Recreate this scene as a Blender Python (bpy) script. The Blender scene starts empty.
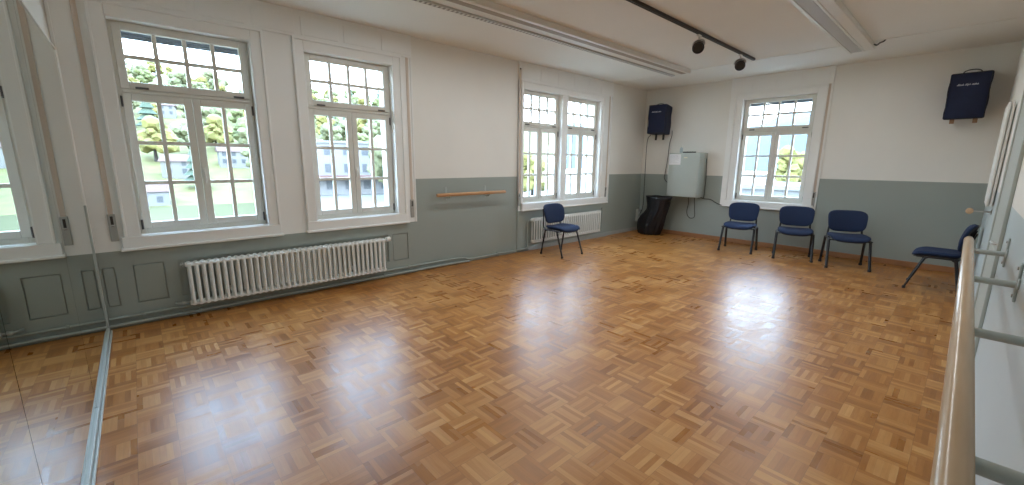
import bpy, bmesh, math, random
from mathutils import Vector, Matrix
random.seed(7)
S = bpy.context.scene
COL = S.collection
R = math.radians
PI = math.pi

# ------------------------------------------------------------------ materials
def mat(name, rgb, rough=.5, metal=0., spec=.5, noise=0., nscale=6., bump=0., bscale=60.):
    m = bpy.data.materials.new(name); m.use_nodes = True
    nt = m.node_tree; b = nt.nodes['Principled BSDF']
    b.inputs['Base Color'].default_value = (*rgb, 1)
    b.inputs['Roughness'].default_value = rough
    b.inputs['Metallic'].default_value = metal
    b.inputs['Specular IOR Level'].default_value = spec
    tc = nt.nodes.new('ShaderNodeNewGeometry')
    if noise:
        n = nt.nodes.new('ShaderNodeTexNoise'); n.inputs['Scale'].default_value = nscale; n.inputs['Detail'].default_value = 4
        nt.links.new(tc.outputs['Position'], n.inputs['Vector'])
        mx = nt.nodes.new('ShaderNodeMix'); mx.data_type = 'RGBA'
        mx.inputs[6].default_value = (*[c*(1-noise) for c in rgb], 1)
        mx.inputs[7].default_value = (*[min(1, c*(1+noise)) for c in rgb], 1)
        nt.links.new(n.outputs['Fac'], mx.inputs[0]); nt.links.new(mx.outputs[2], b.inputs['Base Color'])
    if bump:
        n2 = nt.nodes.new('ShaderNodeTexNoise'); n2.inputs['Scale'].default_value = bscale
        nt.links.new(tc.outputs['Position'], n2.inputs['Vector'])
        bp = nt.nodes.new('ShaderNodeBump'); bp.inputs['Strength'].default_value = bump; bp.inputs['Distance'].default_value = .004
        nt.links.new(n2.outputs['Fac'], bp.inputs['Height']); nt.links.new(bp.outputs['Normal'], b.inputs['Normal'])
    return m

WHITE = (.80, .79, .745)
GREY = (.325, .365, .335)
M = {}
M['white'] = mat('white_gloss_paint', (.84, .845, .825), .42, noise=.03, nscale=2)
M['sash'] = mat('sash_white', (.70, .69, .63), .35)
M['grey'] = mat('grey_gloss_paint', GREY, .42, noise=.05, nscale=3)
M['ceil'] = mat('ceiling_paint', (.80, .795, .75), .8, noise=.025, nscale=1.5)
M['rad'] = mat('radiator_enamel', (.82, .84, .82), .35)
M['ridge'] = mat('white_ridged_plastic', (.78, .80, .78), .4)
M['black'] = mat('black_steel', (.012, .012, .014), .38)
M['plastic'] = mat('black_plastic', (.016, .016, .02), .5)
M['blue'] = mat('blue_fabric', (.014, .029, .080), .9, noise=.18, nscale=90, bump=.3, bscale=400)
M['navy'] = mat('navy_cover_cloth', (.008, .016, .055), .75, noise=.25, nscale=14, bump=.2, bscale=150)
M['navytrim'] = mat('black_piping', (.006, .007, .010), .6)
M['bag'] = mat('dark_bag_plastic', (.005, .006, .011), .42, noise=.3, nscale=10)
M['metal'] = mat('brushed_metal', (.55, .56, .55), .35, 1.)
M['greymetal'] = mat('grey_painted_steel', (.42, .46, .44), .4, noise=.04)
M['zinc'] = mat('winder_metal', (.40, .41, .39), .4, .3)
M['hinge'] = mat('dark_hinge', (.10, .10, .10), .45, .6)
M['strap'] = mat('woven_strap', (.62, .53, .45), .85, noise=.15, nscale=200)
M['slot'] = mat('dark_slot', (.05, .045, .04), .8)
M['lampmetal'] = mat('lamp_white_enamel', (.72, .70, .64), .4)
M['louver'] = mat('lamp_louver_grey', (.50, .50, .48), .5, .0)
M['lampdark'] = mat('lamp_brown_groove', (.34, .29, .23), .6)
M['cab'] = mat('cabinet_grey_enamel', (.43, .475, .44), .4, noise=.02)
M['paper'] = mat('white_paper', (.85, .86, .88), .8)
M['ink'] = mat('grey_print', (.45, .47, .5), .8)
M['yellow'] = mat('cream_sticker', (.75, .70, .50), .7)
M['marks'] = mat('white_print', (.75, .77, .85), .7)
M['tan'] = mat('tan_webbing', (.36, .22, .13), .8)
M['skirt'] = mat('brown_skirting', (.36, .17, .075), .35, noise=.15, nscale=8)
M['greyskirt'] = mat('pale_grey_skirting', (.42, .44, .42), .4)
M['cable'] = mat('black_cable', (.012, .012, .012), .5)
M['shutter'] = mat('roller_shutter_grey', (.16, .17, .20), .6)
M['facade'] = mat('outer_plaster', (.62, .55, .50), .9)

def perf_mat():
    m = mat('perforated_lamp_strip', (.5, .5, .48), .5); nt = m.node_tree; bs = nt.nodes['Principled BSDF']
    g = nt.nodes.new('ShaderNodeNewGeometry'); sp = nt.nodes.new('ShaderNodeSeparateXYZ'); nt.links.new(g.outputs['Position'], sp.inputs[0])
    a = nt.nodes.new('ShaderNodeMath'); a.operation = 'MULTIPLY'; a.inputs[1].default_value = 1/.0515; nt.links.new(sp.outputs['X'], a.inputs[0])
    f = nt.nodes.new('ShaderNodeMath'); f.operation = 'FRACT'; nt.links.new(a.outputs[0], f.inputs[0])
    c = nt.nodes.new('ShaderNodeMath'); c.operation = 'LESS_THAN'; c.inputs[1].default_value = .5; nt.links.new(f.outputs[0], c.inputs[0])
    mx = nt.nodes.new('ShaderNodeMix'); mx.data_type = 'RGBA'; mx.inputs[6].default_value = (.62, .61, .57, 1); mx.inputs[7].default_value = (.22, .20, .17, 1)
    nt.links.new(c.outputs[0], mx.inputs[0]); nt.links.new(mx.outputs[2], bs.inputs['Base Color']); return m
M['perf'] = perf_mat()
def wood_mat(name, a, b, rough, axis=0, scale=4):
    m = mat(name, a, rough); nt = m.node_tree; bs = nt.nodes['Principled BSDF']
    g = nt.nodes.new('ShaderNodeNewGeometry'); mp = nt.nodes.new('ShaderNodeMapping')
    sc = [scale*9]*3; sc[axis] = scale*.7; mp.inputs['Scale'].default_value = sc
    n = nt.nodes.new('ShaderNodeTexNoise'); n.inputs['Scale'].default_value = 1; n.inputs['Detail'].default_value = 5
    mx = nt.nodes.new('ShaderNodeMix'); mx.data_type = 'RGBA'; mx.inputs[6].default_value = (*a, 1); mx.inputs[7].default_value = (*b, 1)
    nt.links.new(g.outputs['Position'], mp.inputs['Vector']); nt.links.new(mp.outputs[0], n.inputs['Vector'])
    nt.links.new(n.outputs['Fac'], mx.inputs[0]); nt.links.new(mx.outputs[2], bs.inputs['Base Color'])
    return m
M['barre'] = wood_mat('pale_barre_wood', (.63, .455, .30), (.50, .34, .205), .2, 0, 6)
M['barre2'] = wood_mat('orange_barre_wood', (.56, .31, .15), (.47, .25, .11), .35, 0, 6)

def wall_mat(name, h=1.27, GREY=GREY):
    m = mat(name, WHITE, .75); nt = m.node_tree; b = nt.nodes['Principled BSDF']
    g = nt.nodes.new('ShaderNodeNewGeometry'); sp = nt.nodes.new('ShaderNodeSeparateXYZ')
    nt.links.new(g.outputs['Position'], sp.inputs[0])
    lt = nt.nodes.new('ShaderNodeMath'); lt.operation = 'GREATER_THAN'; lt.inputs[1].default_value = h
    nt.links.new(sp.outputs['Z'], lt.inputs[0])
    n = nt.nodes.new('ShaderNodeTexNoise'); n.inputs['Scale'].default_value = 1.3; n.inputs['Detail'].default_value = 5
    nt.links.new(g.outputs['Position'], n.inputs['Vector'])
    cols = []
    for c in (GREY, WHITE):
        mx = nt.nodes.new('ShaderNodeMix'); mx.data_type = 'RGBA'
        mx.inputs[6].default_value = (*[x*.94 for x in c], 1); mx.inputs[7].default_value = (*[x*1.06 for x in c], 1)
        nt.links.new(n.outputs['Fac'], mx.inputs[0]); cols.append(mx)
    mm = nt.nodes.new('ShaderNodeMix'); mm.data_type = 'RGBA'
    nt.links.new(lt.outputs[0], mm.inputs[0]); nt.links.new(cols[0].outputs[2], mm.inputs[6]); nt.links.new(cols[1].outputs[2], mm.inputs[7])
    nt.links.new(mm.outputs[2], b.inputs['Base Color'])
    rm = nt.nodes.new('ShaderNodeMapRange'); rm.inputs[3].default_value = .42; rm.inputs[4].default_value = .8
    nt.links.new(lt.outputs[0], rm.inputs[0]); nt.links.new(rm.outputs[0], b.inputs['Roughness'])
    return m
M['wall'] = wall_mat('two_tone_wall_paint')
M['wallS'] = wall_mat('window_lit_two_tone_wall', 1.27, (.50, .57, .58))  # same grey made paler: window light on the barre wall put into its colour

def floor_mat():
    m = bpy.data.materials.new('mosaic_parquet'); m.use_nodes = True
    nt = m.node_tree; b = nt.nodes['Principled BSDF']; L = nt.links.new
    def math_(op, a, bb=None, c=None):
        n = nt.nodes.new('ShaderNodeMath'); n.operation = op
        for i, v in enumerate((a, bb, c)):
            if v is None: continue
            if isinstance(v, (int, float)): n.inputs[i].default_value = v
            else: L(v, n.inputs[i])
        return n.outputs[0]
    g = nt.nodes.new('ShaderNodeNewGeometry'); sp = nt.nodes.new('ShaderNodeSeparateXYZ'); L(g.outputs['Position'], sp.inputs[0])
    bs = .168
    X = math_('DIVIDE', sp.outputs['X'], bs); Y = math_('DIVIDE', sp.outputs['Y'], bs)
    cx = math_('FLOOR', X); cy = math_('FLOOR', Y); fx = math_('FRACT', X); fy = math_('FRACT', Y)
    par = math_('FLOORED_MODULO', math_('ADD', cx, cy), 2.)
    def sel(a, bb):  # par ? bb : a
        return math_('ADD', math_('MULTIPLY', a, math_('SUBTRACT', 1., par)), math_('MULTIPLY', bb, par))
    across = sel(fx, fy); along = sel(fy, fx)
    st = math_('MULTIPLY', across, 6.); si = math_('FLOOR', st); sf = math_('FRACT', st)
    cv = nt.nodes.new('ShaderNodeCombineXYZ'); L(cx, cv.inputs[0]); L(cy, cv.inputs[1]); L(si, cv.inputs[2])
    wn = nt.nodes.new('ShaderNodeTexWhiteNoise'); wn.noise_dimensions = '3D'; L(cv.outputs[0], wn.inputs['Vector'])
    cv2 = nt.nodes.new('ShaderNodeCombineXYZ'); L(cx, cv2.inputs[0]); L(cy, cv2.inputs[1]); cv2.inputs[2].default_value = 31.
    wb = nt.nodes.new('ShaderNodeTexWhiteNoise'); wb.noise_dimensions = '3D'; L(cv2.outputs[0], wb.inputs['Vector'])
    gv = nt.nodes.new('ShaderNodeCombineXYZ')
    L(math_('ADD', math_('MULTIPLY', across, 14.), math_('MULTIPLY', cx, 7.3)), gv.inputs[0])
    L(math_('ADD', math_('MULTIPLY', along, 1.6), math_('MULTIPLY', cy, 5.1)), gv.inputs[1])
    gn = nt.nodes.new('ShaderNodeTexNoise'); gn.inputs['Scale'].default_value = 1.; gn.inputs['Detail'].default_value = 4; L(gv.outputs[0], gn.inputs['Vector'])
    big = nt.nodes.new('ShaderNodeTexNoise'); big.inputs['Scale'].default_value = .9; big.inputs['Detail'].default_value = 3; L(g.outputs['Position'], big.inputs['Vector'])
    t = math_('ADD', math_('MULTIPLY', wn.outputs['Value'], .48), math_('MULTIPLY', wb.outputs['Value'], .26))
    t = math_('ADD', t, math_('MULTIPLY', gn.outputs['Fac'], .30))
    t = math_('SUBTRACT', t, .02)
    cr = nt.nodes.new('ShaderNodeValToRGB'); L(t, cr.inputs[0])
    e = cr.color_ramp.elements
    e[0].position = .0; e[0].color = (.20, .068, .013, 1)
    e[1].position = 1.; e[1].color = (.64, .34, .115, 1)
    k = cr.color_ramp.elements.new(.45); k.color = (.40, .158, .034, 1)
    # joints
    edge = math_('MINIMUM', math_('MINIMUM', fx, math_('SUBTRACT', 1., fx)), math_('MINIMUM', fy, math_('SUBTRACT', 1., fy)))
    j1 = math_('LESS_THAN', edge, .008)
    j2 = math_('LESS_THAN', math_('MINIMUM', sf, math_('SUBTRACT', 1., sf)), .03)
    j = math_('MINIMUM', 1., math_('ADD', math_('MULTIPLY', j1, .28), math_('MULTIPLY', j2, .14)))
    mx = nt.nodes.new('ShaderNodeMix'); mx.data_type = 'RGBA'; L(j, mx.inputs[0]); L(cr.outputs[0], mx.inputs[6]); mx.inputs[7].default_value = (.09, .04, .015, 1)
    L(mx.outputs[2], b.inputs['Base Color'])
    ro = math_('ADD', .225, math_('ADD', math_('MULTIPLY', wn.outputs['Value'], .10), math_('MULTIPLY', big.outputs['Fac'], .10)))
    L(ro, b.inputs['Roughness']); b.inputs['Specular IOR Level'].default_value = .45
    bp = nt.nodes.new('ShaderNodeBump'); bp.inputs['Strength'].default_value = .12; bp.inputs['Distance'].default_value = .002
    h = math_('ADD', math_('MULTIPLY', big.outputs['Fac'], .5), math_('SUBTRACT', math_('MULTIPLY', wn.outputs['Value'], .35), math_('MULTIPLY', j, .5)))
    L(h, bp.inputs['Height']); L(bp.outputs['Normal'], b.inputs['Normal'])
    return m
M['floor'] = floor_mat()

def mirror_mat():
    m = mat('silvered_glass', (.64, .70, .67), .012, 1.); return m
M['mirror'] = mirror_mat()

def glass_mat(name='window_glass', tint=(.98, 1., .99)):
    m = bpy.data.materials.new(name); m.use_nodes = True; nt = m.node_tree
    for n in list(nt.nodes):
        if n.type != 'OUTPUT_MATERIAL': nt.nodes.remove(n)
    out = [n for n in nt.nodes if n.type == 'OUTPUT_MATERIAL'][0]
    t = nt.nodes.new('ShaderNodeBsdfTransparent'); t.inputs[0].default_value = (*tint, 1)
    gl = nt.nodes.new('ShaderNodeBsdfGlossy'); gl.inputs['Roughness'].default_value = .02
    fr = nt.nodes.new('ShaderNodeLayerWeight'); fr.inputs[0].default_value = .5
    pw = nt.nodes.new('ShaderNodeMath'); pw.operation = 'POWER'; pw.inputs[1].default_value = 5.; nt.links.new(fr.outputs['Facing'], pw.inputs[0])
    ma = nt.nodes.new('ShaderNodeMath'); ma.operation = 'MULTIPLY_ADD'; ma.inputs[1].default_value = .6; ma.inputs[2].default_value = .025; nt.links.new(pw.outputs[0], ma.inputs[0])
    mx = nt.nodes.new('ShaderNodeMixShader'); nt.links.new(ma.outputs[0], mx.inputs[0]); nt.links.new(t.outputs[0], mx.inputs[1]); nt.links.new(gl.outputs[0], mx.inputs[2])
    nt.links.new(mx.outputs[0], out.inputs[0]); return m
M['glass'] = glass_mat()
M['bottle'] = glass_mat('clear_bottle_plastic', (.80, .86, .90))

# ------------------------------------------------------------------ mesh helpers
def box(bm, x0, x1, y0, y1, z0, z1, bev=0., seg=2):
    x0, x1 = min(x0, x1), max(x0, x1); y0, y1 = min(y0, y1), max(y0, y1); z0, z1 = min(z0, z1), max(z0, z1)
    mtx = Matrix.Translation(((x0+x1)/2, (y0+y1)/2, (z0+z1)/2)) @ Matrix.Diagonal((x1-x0, y1-y0, z1-z0, 1))
    r = bmesh.ops.create_cube(bm, size=1., matrix=mtx)
    if bev:
        es = {e for v in r['verts'] for e in v.link_edges}
        bmesh.ops.bevel(bm, geom=list(es), offset=bev, segments=seg, profile=.5, affect='EDGES')

def frames(pts):
    """parallel-transport frames along a polyline"""
    pts = [Vector(p) for p in pts]; n = len(pts); T = []
    for i in range(n):
        a = pts[max(i-1, 0)]; b = pts[min(i+1, n-1)]; T.append((b-a).normalized())
    up = Vector((0, 0, 1)) if abs(T[0].z) < .9 else Vector((1, 0, 0))
    u = (up - T[0]*up.dot(T[0])).normalized(); out = []
    for i in range(n):
        u = (u - T[i]*u.dot(T[i])).normalized(); out.append((pts[i], u, T[i].cross(u)))
    return out

def tube(bm, pts, r, n=10, r2=None, cap=True):
    rings = []
    for i, (p, u, v) in enumerate(frames(pts)):
        ra = r[i] if isinstance(r, (list, tuple)) else r
        rb = (r2 if r2 else ra)
        rings.append([bm.verts.new(p + u*math.cos(2*PI*k/n)*ra + v*math.sin(2*PI*k/n)*rb) for k in range(n)])
    for a, b in zip(rings, rings[1:]):
        for k in range(n):
            bm.faces.new((a[k], a[(k+1) % n], b[(k+1) % n], b[k]))
    if cap:
        bm.faces.new(list(reversed(rings[0]))); bm.faces.new(rings[-1])

def smooth_path(ctrl, per=8):
    """Catmull-Rom through control points"""
    P = [Vector(c) for c in ctrl]; P = [P[0]*2-P[1]] + P + [P[-1]*2-P[-2]]; out = []
    for i in range(1, len(P)-2):
        for k in range(per):
            t = k/per; a, b, c, d = P[i-1], P[i], P[i+1], P[i+2]
            out.append(.5*((2*b) + (c-a)*t + (2*a-5*b+4*c-d)*t*t + (3*b-a-3*c+d)*t**3))
    out.append(P[-2]); return out

def lathe(bm, prof, n=20, mtx=None):
    rings = []
    for r, z in prof:
        ring = []
        for k in range(n):
            v = Vector((r*math.cos(2*PI*k/n), r*math.sin(2*PI*k/n), z))
            ring.append(bm.verts.new(mtx @ v if mtx else v))
        rings.append(ring)
    for a, b in zip(rings, rings[1:]):
        for k in range(n): bm.faces.new((a[k], a[(k+1) % n], b[(k+1) % n], b[k]))
    bm.faces.new(list(reversed(rings[0]))); bm.faces.new(rings[-1])

def pad(bm, w, h, t, shape, ex=4., rings=9, n=48, edge=.35):
    """closed rounded pad; shape(a,b,c) maps plan coords a,b and thickness offset c to a point"""
    top = []; bot = []
    ss = [0.0001] + [(.55*k/(rings-4)) if k <= rings-4 else None for k in range(1, rings-3)]
    ss = [.0001, .3, .55, .75, .88, .95, .985, 1.]
    for s in ss:
        rt = []; rb = []
        e = t/2*max(0., 1-s**9)**.5
        for k in range(n):
            th = 2*PI*k/n; c, d = math.cos(th), math.sin(th)
            q = (abs(c)**ex + abs(d)**ex)**(-1/ex)
            a, b = c*q*w/2*s, d*q*h/2*s
            rt.append(bm.verts.new(shape(a, b, e))); rb.append(bm.verts.new(shape(a, b, -e)) if s < 1 else rt[-1])
        top.append(rt); bot.append(rb)
    for L_, flip in ((top, 0), (bot, 1)):
        for A, B in zip(L_, L_[1:]):
            for k in range(n):
                f = (A[k], A[(k+1) % n], B[(k+1) % n], B[k])
                bm.faces.new(f if flip else tuple(reversed(f)))
        bm.faces.new(L_[0] if not flip else list(reversed(L_[0])))

def obj(name, bm, m, parent=None, smooth=None):
    bmesh.ops.recalc_face_normals(bm, faces=bm.faces)
    me = bpy.data.meshes.new(name); bm.to_mesh(me); bm.free()
    if m: me.materials.append(m)
    if smooth is not None:
        me.shade_smooth() if hasattr(me, 'shade_smooth') else None
        if smooth < 180:
            try: me.set_sharp_from_angle(angle=R(smooth))
            except Exception: pass
    o = bpy.data.objects.new(name, me); COL.objects.link(o)
    if parent: o.parent = parent
    return o

def nb(): return bmesh.new()
def bx(name, m, parent, *a, bev=0., **k):
    b = nb(); box(b, *a, bev=bev); return obj(name, b, m, parent, **k)
def tb(name, m, parent, pts, r, n=10, r2=None):
    b = nb(); tube(b, pts, r, n, r2); return obj(name, b, m, parent, smooth=60)

def tag(o, label, cat, group=None, kind=None):
    o['label'] = label; o['category'] = cat
    if group: o['group'] = group
    if kind: o['kind'] = kind
    return o
def thing(name, label, cat, loc=(0, 0, 0), rz=0., group=None):
    o = bpy.data.objects.new(name, None); COL.objects.link(o); o.empty_display_size = .1
    o.location = loc; o.rotation_euler = (0, 0, rz)
    return tag(o, label, cat, group)
def struct(o, label=None, cat=None):
    o['kind'] = 'structure'
    if label: o['label'] = label
    if cat: o['category'] = cat
    return o
def copy_tree(o, parent=None):
    c = o.copy(); COL.objects.link(c)
    if parent: c.parent = parent
    for ch in list(o.children): copy_tree(ch, c)
    return c

# ------------------------------------------------------------------ room shell
XW, XE, YS, YN, H = -.36, 8.455, -.184, 4.993, 3.042
b = nb(); box(b, -.8, 8.9, -.6, 5.4, -.2, 0.)
struct(obj('floor', b, M['floor']), 'glossy orange-brown mosaic parquet floor in basket-weave squares', 'floor')
b = nb(); box(b, -.8, 8.9, -.6, 5.4, H, H+.25)
struct(obj('ceiling', b, M['ceil']), 'flat cream painted ceiling', 'ceiling')
b = nb(); box(b, -.8, XW, -.6, 5.4, 0, H)
struct(obj('wall_west', b, M['wall']), 'wall behind the mirrors, white above them', 'wall')
ZB, ZT = .82, 2.66
OPN = [(-.03, 1.0), (1.485, 2.505), (4.74, 6.81)]
b = nb()
xs = [XW] + [v for o_ in OPN for v in o_] + [8.9]
for i in range(0, len(xs), 2): box(b, xs[i], xs[i+1], YN, 5.373, 0, H)
for x0, x1 in OPN:
    box(b, x0, x1, YN, 5.373, 0, ZB); box(b, x0, x1, YN, 5.373, ZT, H)
struct(obj('wall_north', b, M['wall']), 'long window wall, grey below and white above', 'wall')
EY0, EY1 = 1.88, 3.01
b = nb()
box(b, XE, 8.83, YS-.3, EY0, 0, H); box(b, XE, 8.83, EY1, YN, 0, H)
box(b, XE, 8.83, EY0, EY1, 0, ZB); box(b, XE, 8.83, EY0, EY1, ZT, H)
struct(obj('wall_east', b, M['wall']), 'far end wall with one window, grey below and white above', 'wall')
b = nb(); box(b, XW, XE, YS-.3, YS, 0, H)
struct(obj('wall_south', b, M['wallS']), 'wall behind the long barre, grey below and white above', 'wall')

# closed flush double door in the barre wall
d = bpy.data.objects.new('door_1', None); COL.objects.link(d); d.location = (3.78, YS, 0)
struct(d, 'tall grey-green door in the barre wall beyond the last barre bracket', 'door')
M['door'] = mat('door_grey_green', (.43, .46, .42), .5, noise=.03)
b = nb(); box(b, 0, .10, 0, .018, 0, 2.62, .004); box(b, 1.12, 1.22, 0, .018, 0, 2.62, .004); box(b, .10, 1.12, 0, .018, 2.52, 2.62, .004)
obj('door_frame', b, M['door'], d)
b = nb(); box(b, .105, 1.108, -.01, .010, .005, 2.515, .003); box(b, .22, .99, .006, .013, .18, .95, .004); box(b, .22, .99, .006, .013, 1.15, 2.35, .004)
obj('door_leaf', b, M['door'], d)
b = nb(); tube(b, [(.17, .012, 1.02), (.17, .032, 1.02), (.18, .036, 1.02), (.27, .036, 1.02)], .008, 8); obj('handle', b, M['metal'], d, smooth=60)
b = nb(); box(b, 1.222, 1.245, 0, .006, 0, 2.64); obj('gap_shade', b, M['slot'], d)  # dark strip standing in for the shaded gap at the door's far edge

# ------------------------------------------------------------------ windows
def window_unit(root, u0, W_, shutter, handle=True):
    """one casement window (two lower leaves and a top light); local x along the wall, y outward, z up from the opening's bottom"""
    Hh = ZT-ZB
    fr = nb(); D = .03; d0, d1 = .05+D, .115+D
    box(fr, u0, u0+.045, d0, d1, 0, Hh, .004); box(fr, u0+W_-.045, u0+W_, d0, d1, 0, Hh, .004)
    box(fr, u0+.045, u0+W_-.045, d0, d1, 0, .05, .004); box(fr, u0+.045, u0+W_-.045, d0, d1, Hh-.03, Hh, .004)
    box(fr, u0+.045, u0+W_-.045, d0, d1, 1.232, 1.298, .004); box(fr, u0+.03, u0+W_-.03, d0-.012, d0, 1.252, 1.275, .003)
    frame = obj('window_frame', fr, M['sash'], root)
    def sash(a, c, z0, z1, nv, nh, bw=.060):
        s = nb(); e0, e1 = .036+D, .092+D
        box(s, a, a+bw, e0, e1, z0, z1, .005); box(s, c-bw, c, e0, e1, z0, z1, .005)
        box(s, a+bw, c-bw, e0, e1, z0, z0+bw, .005); box(s, a+bw, c-bw, e0, e1, z1-bw, z1, .005)
        o = obj('sash', s, M['sash'], root)
        g = nb()
        for i in range(1, nv):
            x = a+bw+(c-a-2*bw)*i/nv; box(g, x-.016, x+.016, .047+D, .090+D, z0+bw, z1-bw, .002, 1)
        for i in range(1, nh):
            z = z0+bw+(z1-z0-2*bw)*i/nh; box(g, a+bw, c-bw, .049+D, .088+D, z-.016, z+.016, .002, 1)
        obj('glazing_bars', g, M['sash'], o)
        p = nb(); box(p, a+bw-.01, c-bw+.01, .0665+D, .0705+D, z0+bw-.01, z1-bw+.01); obj('pane', p, M['glass'], o)
        return o
    mid = u0+W_/2
    s1 = sash(u0+.022, mid-.002, .048, 1.245, 2, 3)
    s2 = sash(mid+.002, u0+W_-.022, .048, 1.245, 2, 3)
    s3 = sash(u0+.022, u0+W_-.022, 1.285, 1.825, 4, 2, .060)
    if handle:
        h = nb(); box(h, mid+.010, mid+.036, .022+D, .036+D, .52, .60, .006)
        tube(h, [(mid+.023, .026+D, .57), (mid+.023, .010+D, .57), (mid+.023, .004+D, .562), (mid+.023, .002+D, .45)], .008, 8)
        obj('handle', h, M['lampmetal'], s2, smooth=60)
    for s_, side in ((s1, 0), (s2, 1)):
        x = u0+.018 if side == 0 else u0+W_-.018
        for z in (.09, 1.175):
            h = nb(); tube(h, [(x, .034+D, z-.045), (x, .034+D, z+.045)], .008, 8); obj('hinge', h, M['hinge'], s_, smooth=60)
    for x in (u0+.12, u0+W_-.17):
        h = nb(); box(h, x, x+.09, .026+D, .037+D, 1.288, 1.306, .003); obj('latch', h, M['hinge'], s3)
    if shutter:
        h = nb()
        box(h, u0+.01, u0+W_-.01, .20, .21, Hh-.115, Hh-.007)
        for k in range(3): box(h, u0+.01, u0+W_-.01, .195, .205, Hh-.118+k*.038, Hh-.118+k*.038+.036, .006)
        obj('roller_shutter', h, M['shutter'], root)

def window(n, loc, rz, units, label, sill_l, sill_r, total, case_l=.095, case_r=.095, shutters=()):
    o = bpy.data.objects.new('window_%d' % n, None); COL.objects.link(o); o.location = loc; o.rotation_euler = (0, 0, rz)
    struct(o, label, 'window')
    Hh = ZT-ZB
    c = nb()  # moulded casing boards round the opening
    for a, e in ((-case_l, 0.), (total, total+case_r)):
        box(c, a, e, -.034, 0, -.0, Hh+.10, .006)
    box(c, 0, total, -.034, 0, Hh, Hh+.10, .006)
    box(c, -case_l-.012, -case_l+.008, -.05, -.012, 0, Hh+.11, .005); box(c, total+case_r-.008, total+case_r+.012, -.05, -.012, 0, Hh+.11, .005)
    box(c, -case_l-.012, total+case_r+.012, -.052, -.012, Hh+.09, Hh+.112, .005)
    obj('casing', c, M['white'], o)
    rv = nb(); t = .006
    box(rv, 0, t, -.03, .372, 0, Hh); box(rv, total-t, total, -.03, .372, 0, Hh); box(rv, t, total-t, -.03, .372, Hh-t, Hh); box(rv, t, total-t, -.03, .372, 0, t)
    obj('reveal', rv, M['white'], o)
    s = nb(); box(s, -sill_l, total+sill_r, -.045, -.001, -.115, 0., .006); box(s, -sill_l-.015, total+sill_r+.015, -.07, -.001, -.125, -.10, .008)
    obj('window_sill', s, M['white'], o)
    for i, (u0, w) in enumerate(units): window_unit(o, u0, w, shutters == 'all' or i in shutters)
    if len(units) > 1:
        u = units[0][0]+units[0][1]; m_ = nb(); box(m_, u, units[1][0], -.02, .16, 0, Hh, .008); obj('mullion', m_, M['white'], o)
    return o
window(1, (-.03, YN-.001, ZB), 0, [(.006, 1.018)], 'large white casement window nearest the mirror, showing the lake', .13, .11, 1.03, shutters='all')
window(2, (1.485, YN-.001, ZB), 0, [(.006, 1.008)], 'white casement window above the right end of the long radiator', .11, .12, 1.02)
window(3, (4.74, YN-.001, ZB), 0, [(.006, .944), (1.10, .964)], 'white double casement window behind the lone blue chair', .02, .30, 2.07, .05, .06)
window(4, (XE+.001, EY1, ZB), -PI/2, [(.006, 1.118)], 'white casement window in the far end wall', .16, .16, 1.13, .12, .12, shutters='all')

# white timber panelling round the windows, shutter boxes above
def panel_n(n, x0, x1, holes, label, rot=None):
    b = nb(); y0, y1 = YN-.018, YN-.0005
    edges = [x0]+[v for h in holes for v in h]+[x1]
    for i in range(0, len(edges), 2): box(b, edges[i], edges[i+1], y0, y1, .70, 2.775)
    for h in holes: box(b, h[0], h[1], y0, y1, 2.74, 2.775)
    box(b, x0, x1, YN-.035, YN-.0005, 2.775, H-.001, .004)
    k = max(2, round((x1-x0)/.42)); w = (x1-x0)/k
    for i in range(k):
        box(b, x0+i*w+.05, x0+(i+1)*w-.012, YN-.042, YN-.03, 2.80, 2.985, .004)
    for a in (x0, x1-.022): box(b, a, a+.022, YN-.03, YN-.0005, .70, 2.775, .004)
    return struct(obj('trim_%d' % n, b, M['white']), label, 'panelling')
panel_n(1, XW+.002, 2.765, [(-.125, 1.095), (1.39, 2.60)], 'white timber panelling and shutter boxes round the two left windows')
panel_n(2, 4.635, 7.17, [(4.69, 6.87)], 'white timber surround and shutter box of the double window')
b = nb()
box(b, XE-.018, XE-.0005, 3.13, 3.235, .70, 2.775); box(b, XE-.018, XE-.0005, 1.69, 1.76, .70, 2.775); box(b, XE-.018, XE-.0005, 1.76, 3.13, 2.74, 2.775)
box(b, XE-.035, XE-.0005, 1.69, 3.235, 2.775, H-.001, .004)
for i in range(4): box(b, XE-.042, XE-.03, 1.72+i*.375+.03, 1.72+(i+1)*.375-.01, 2.80, 2.985, .004)
struct(obj('trim_3', b, M['white']), 'white timber surround and shutter box of the end window', 'panelling')

# grey wainscot with sunk panels below the sills
def wains(n, x0, x1, holes, label, z0=.205, z1=.56):
    b = nb(); y0, y1 = YN-.020, YN-.0005
    box(b, x0, x1, y0, y1, z1, .70); box(b, x0, x1, y0, y1, .0, z0)
    e = [x0]+[v for h in holes for v in h]+[x1]
    for i in range(0, len(e), 2): box(b, e[i], e[i+1], y0, y1, z0, z1)
    for h in holes:
        if h[1]-h[0] < 1: box(b, h[0], h[1], YN-.004, YN-.0005, z0, z1); box(b, h[0]+.006, h[1]-.006, YN-.013, YN-.004, z0+.006, z1-.006, .003)
    return struct(obj('trim_%d' % n, b, M['grey']), label, 'wainscot')
wains(4, XW+.002, 2.765, [(-.32, -.235), (-.12, .10), (.20, 2.34), (2.40, 2.62)], 'grey panelled wainscot behind the long radiator')
wains(5, 4.635, 7.17, [(4.82, 7.0)], 'grey wainscot behind the radiator of the double window', .12, .60)

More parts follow.
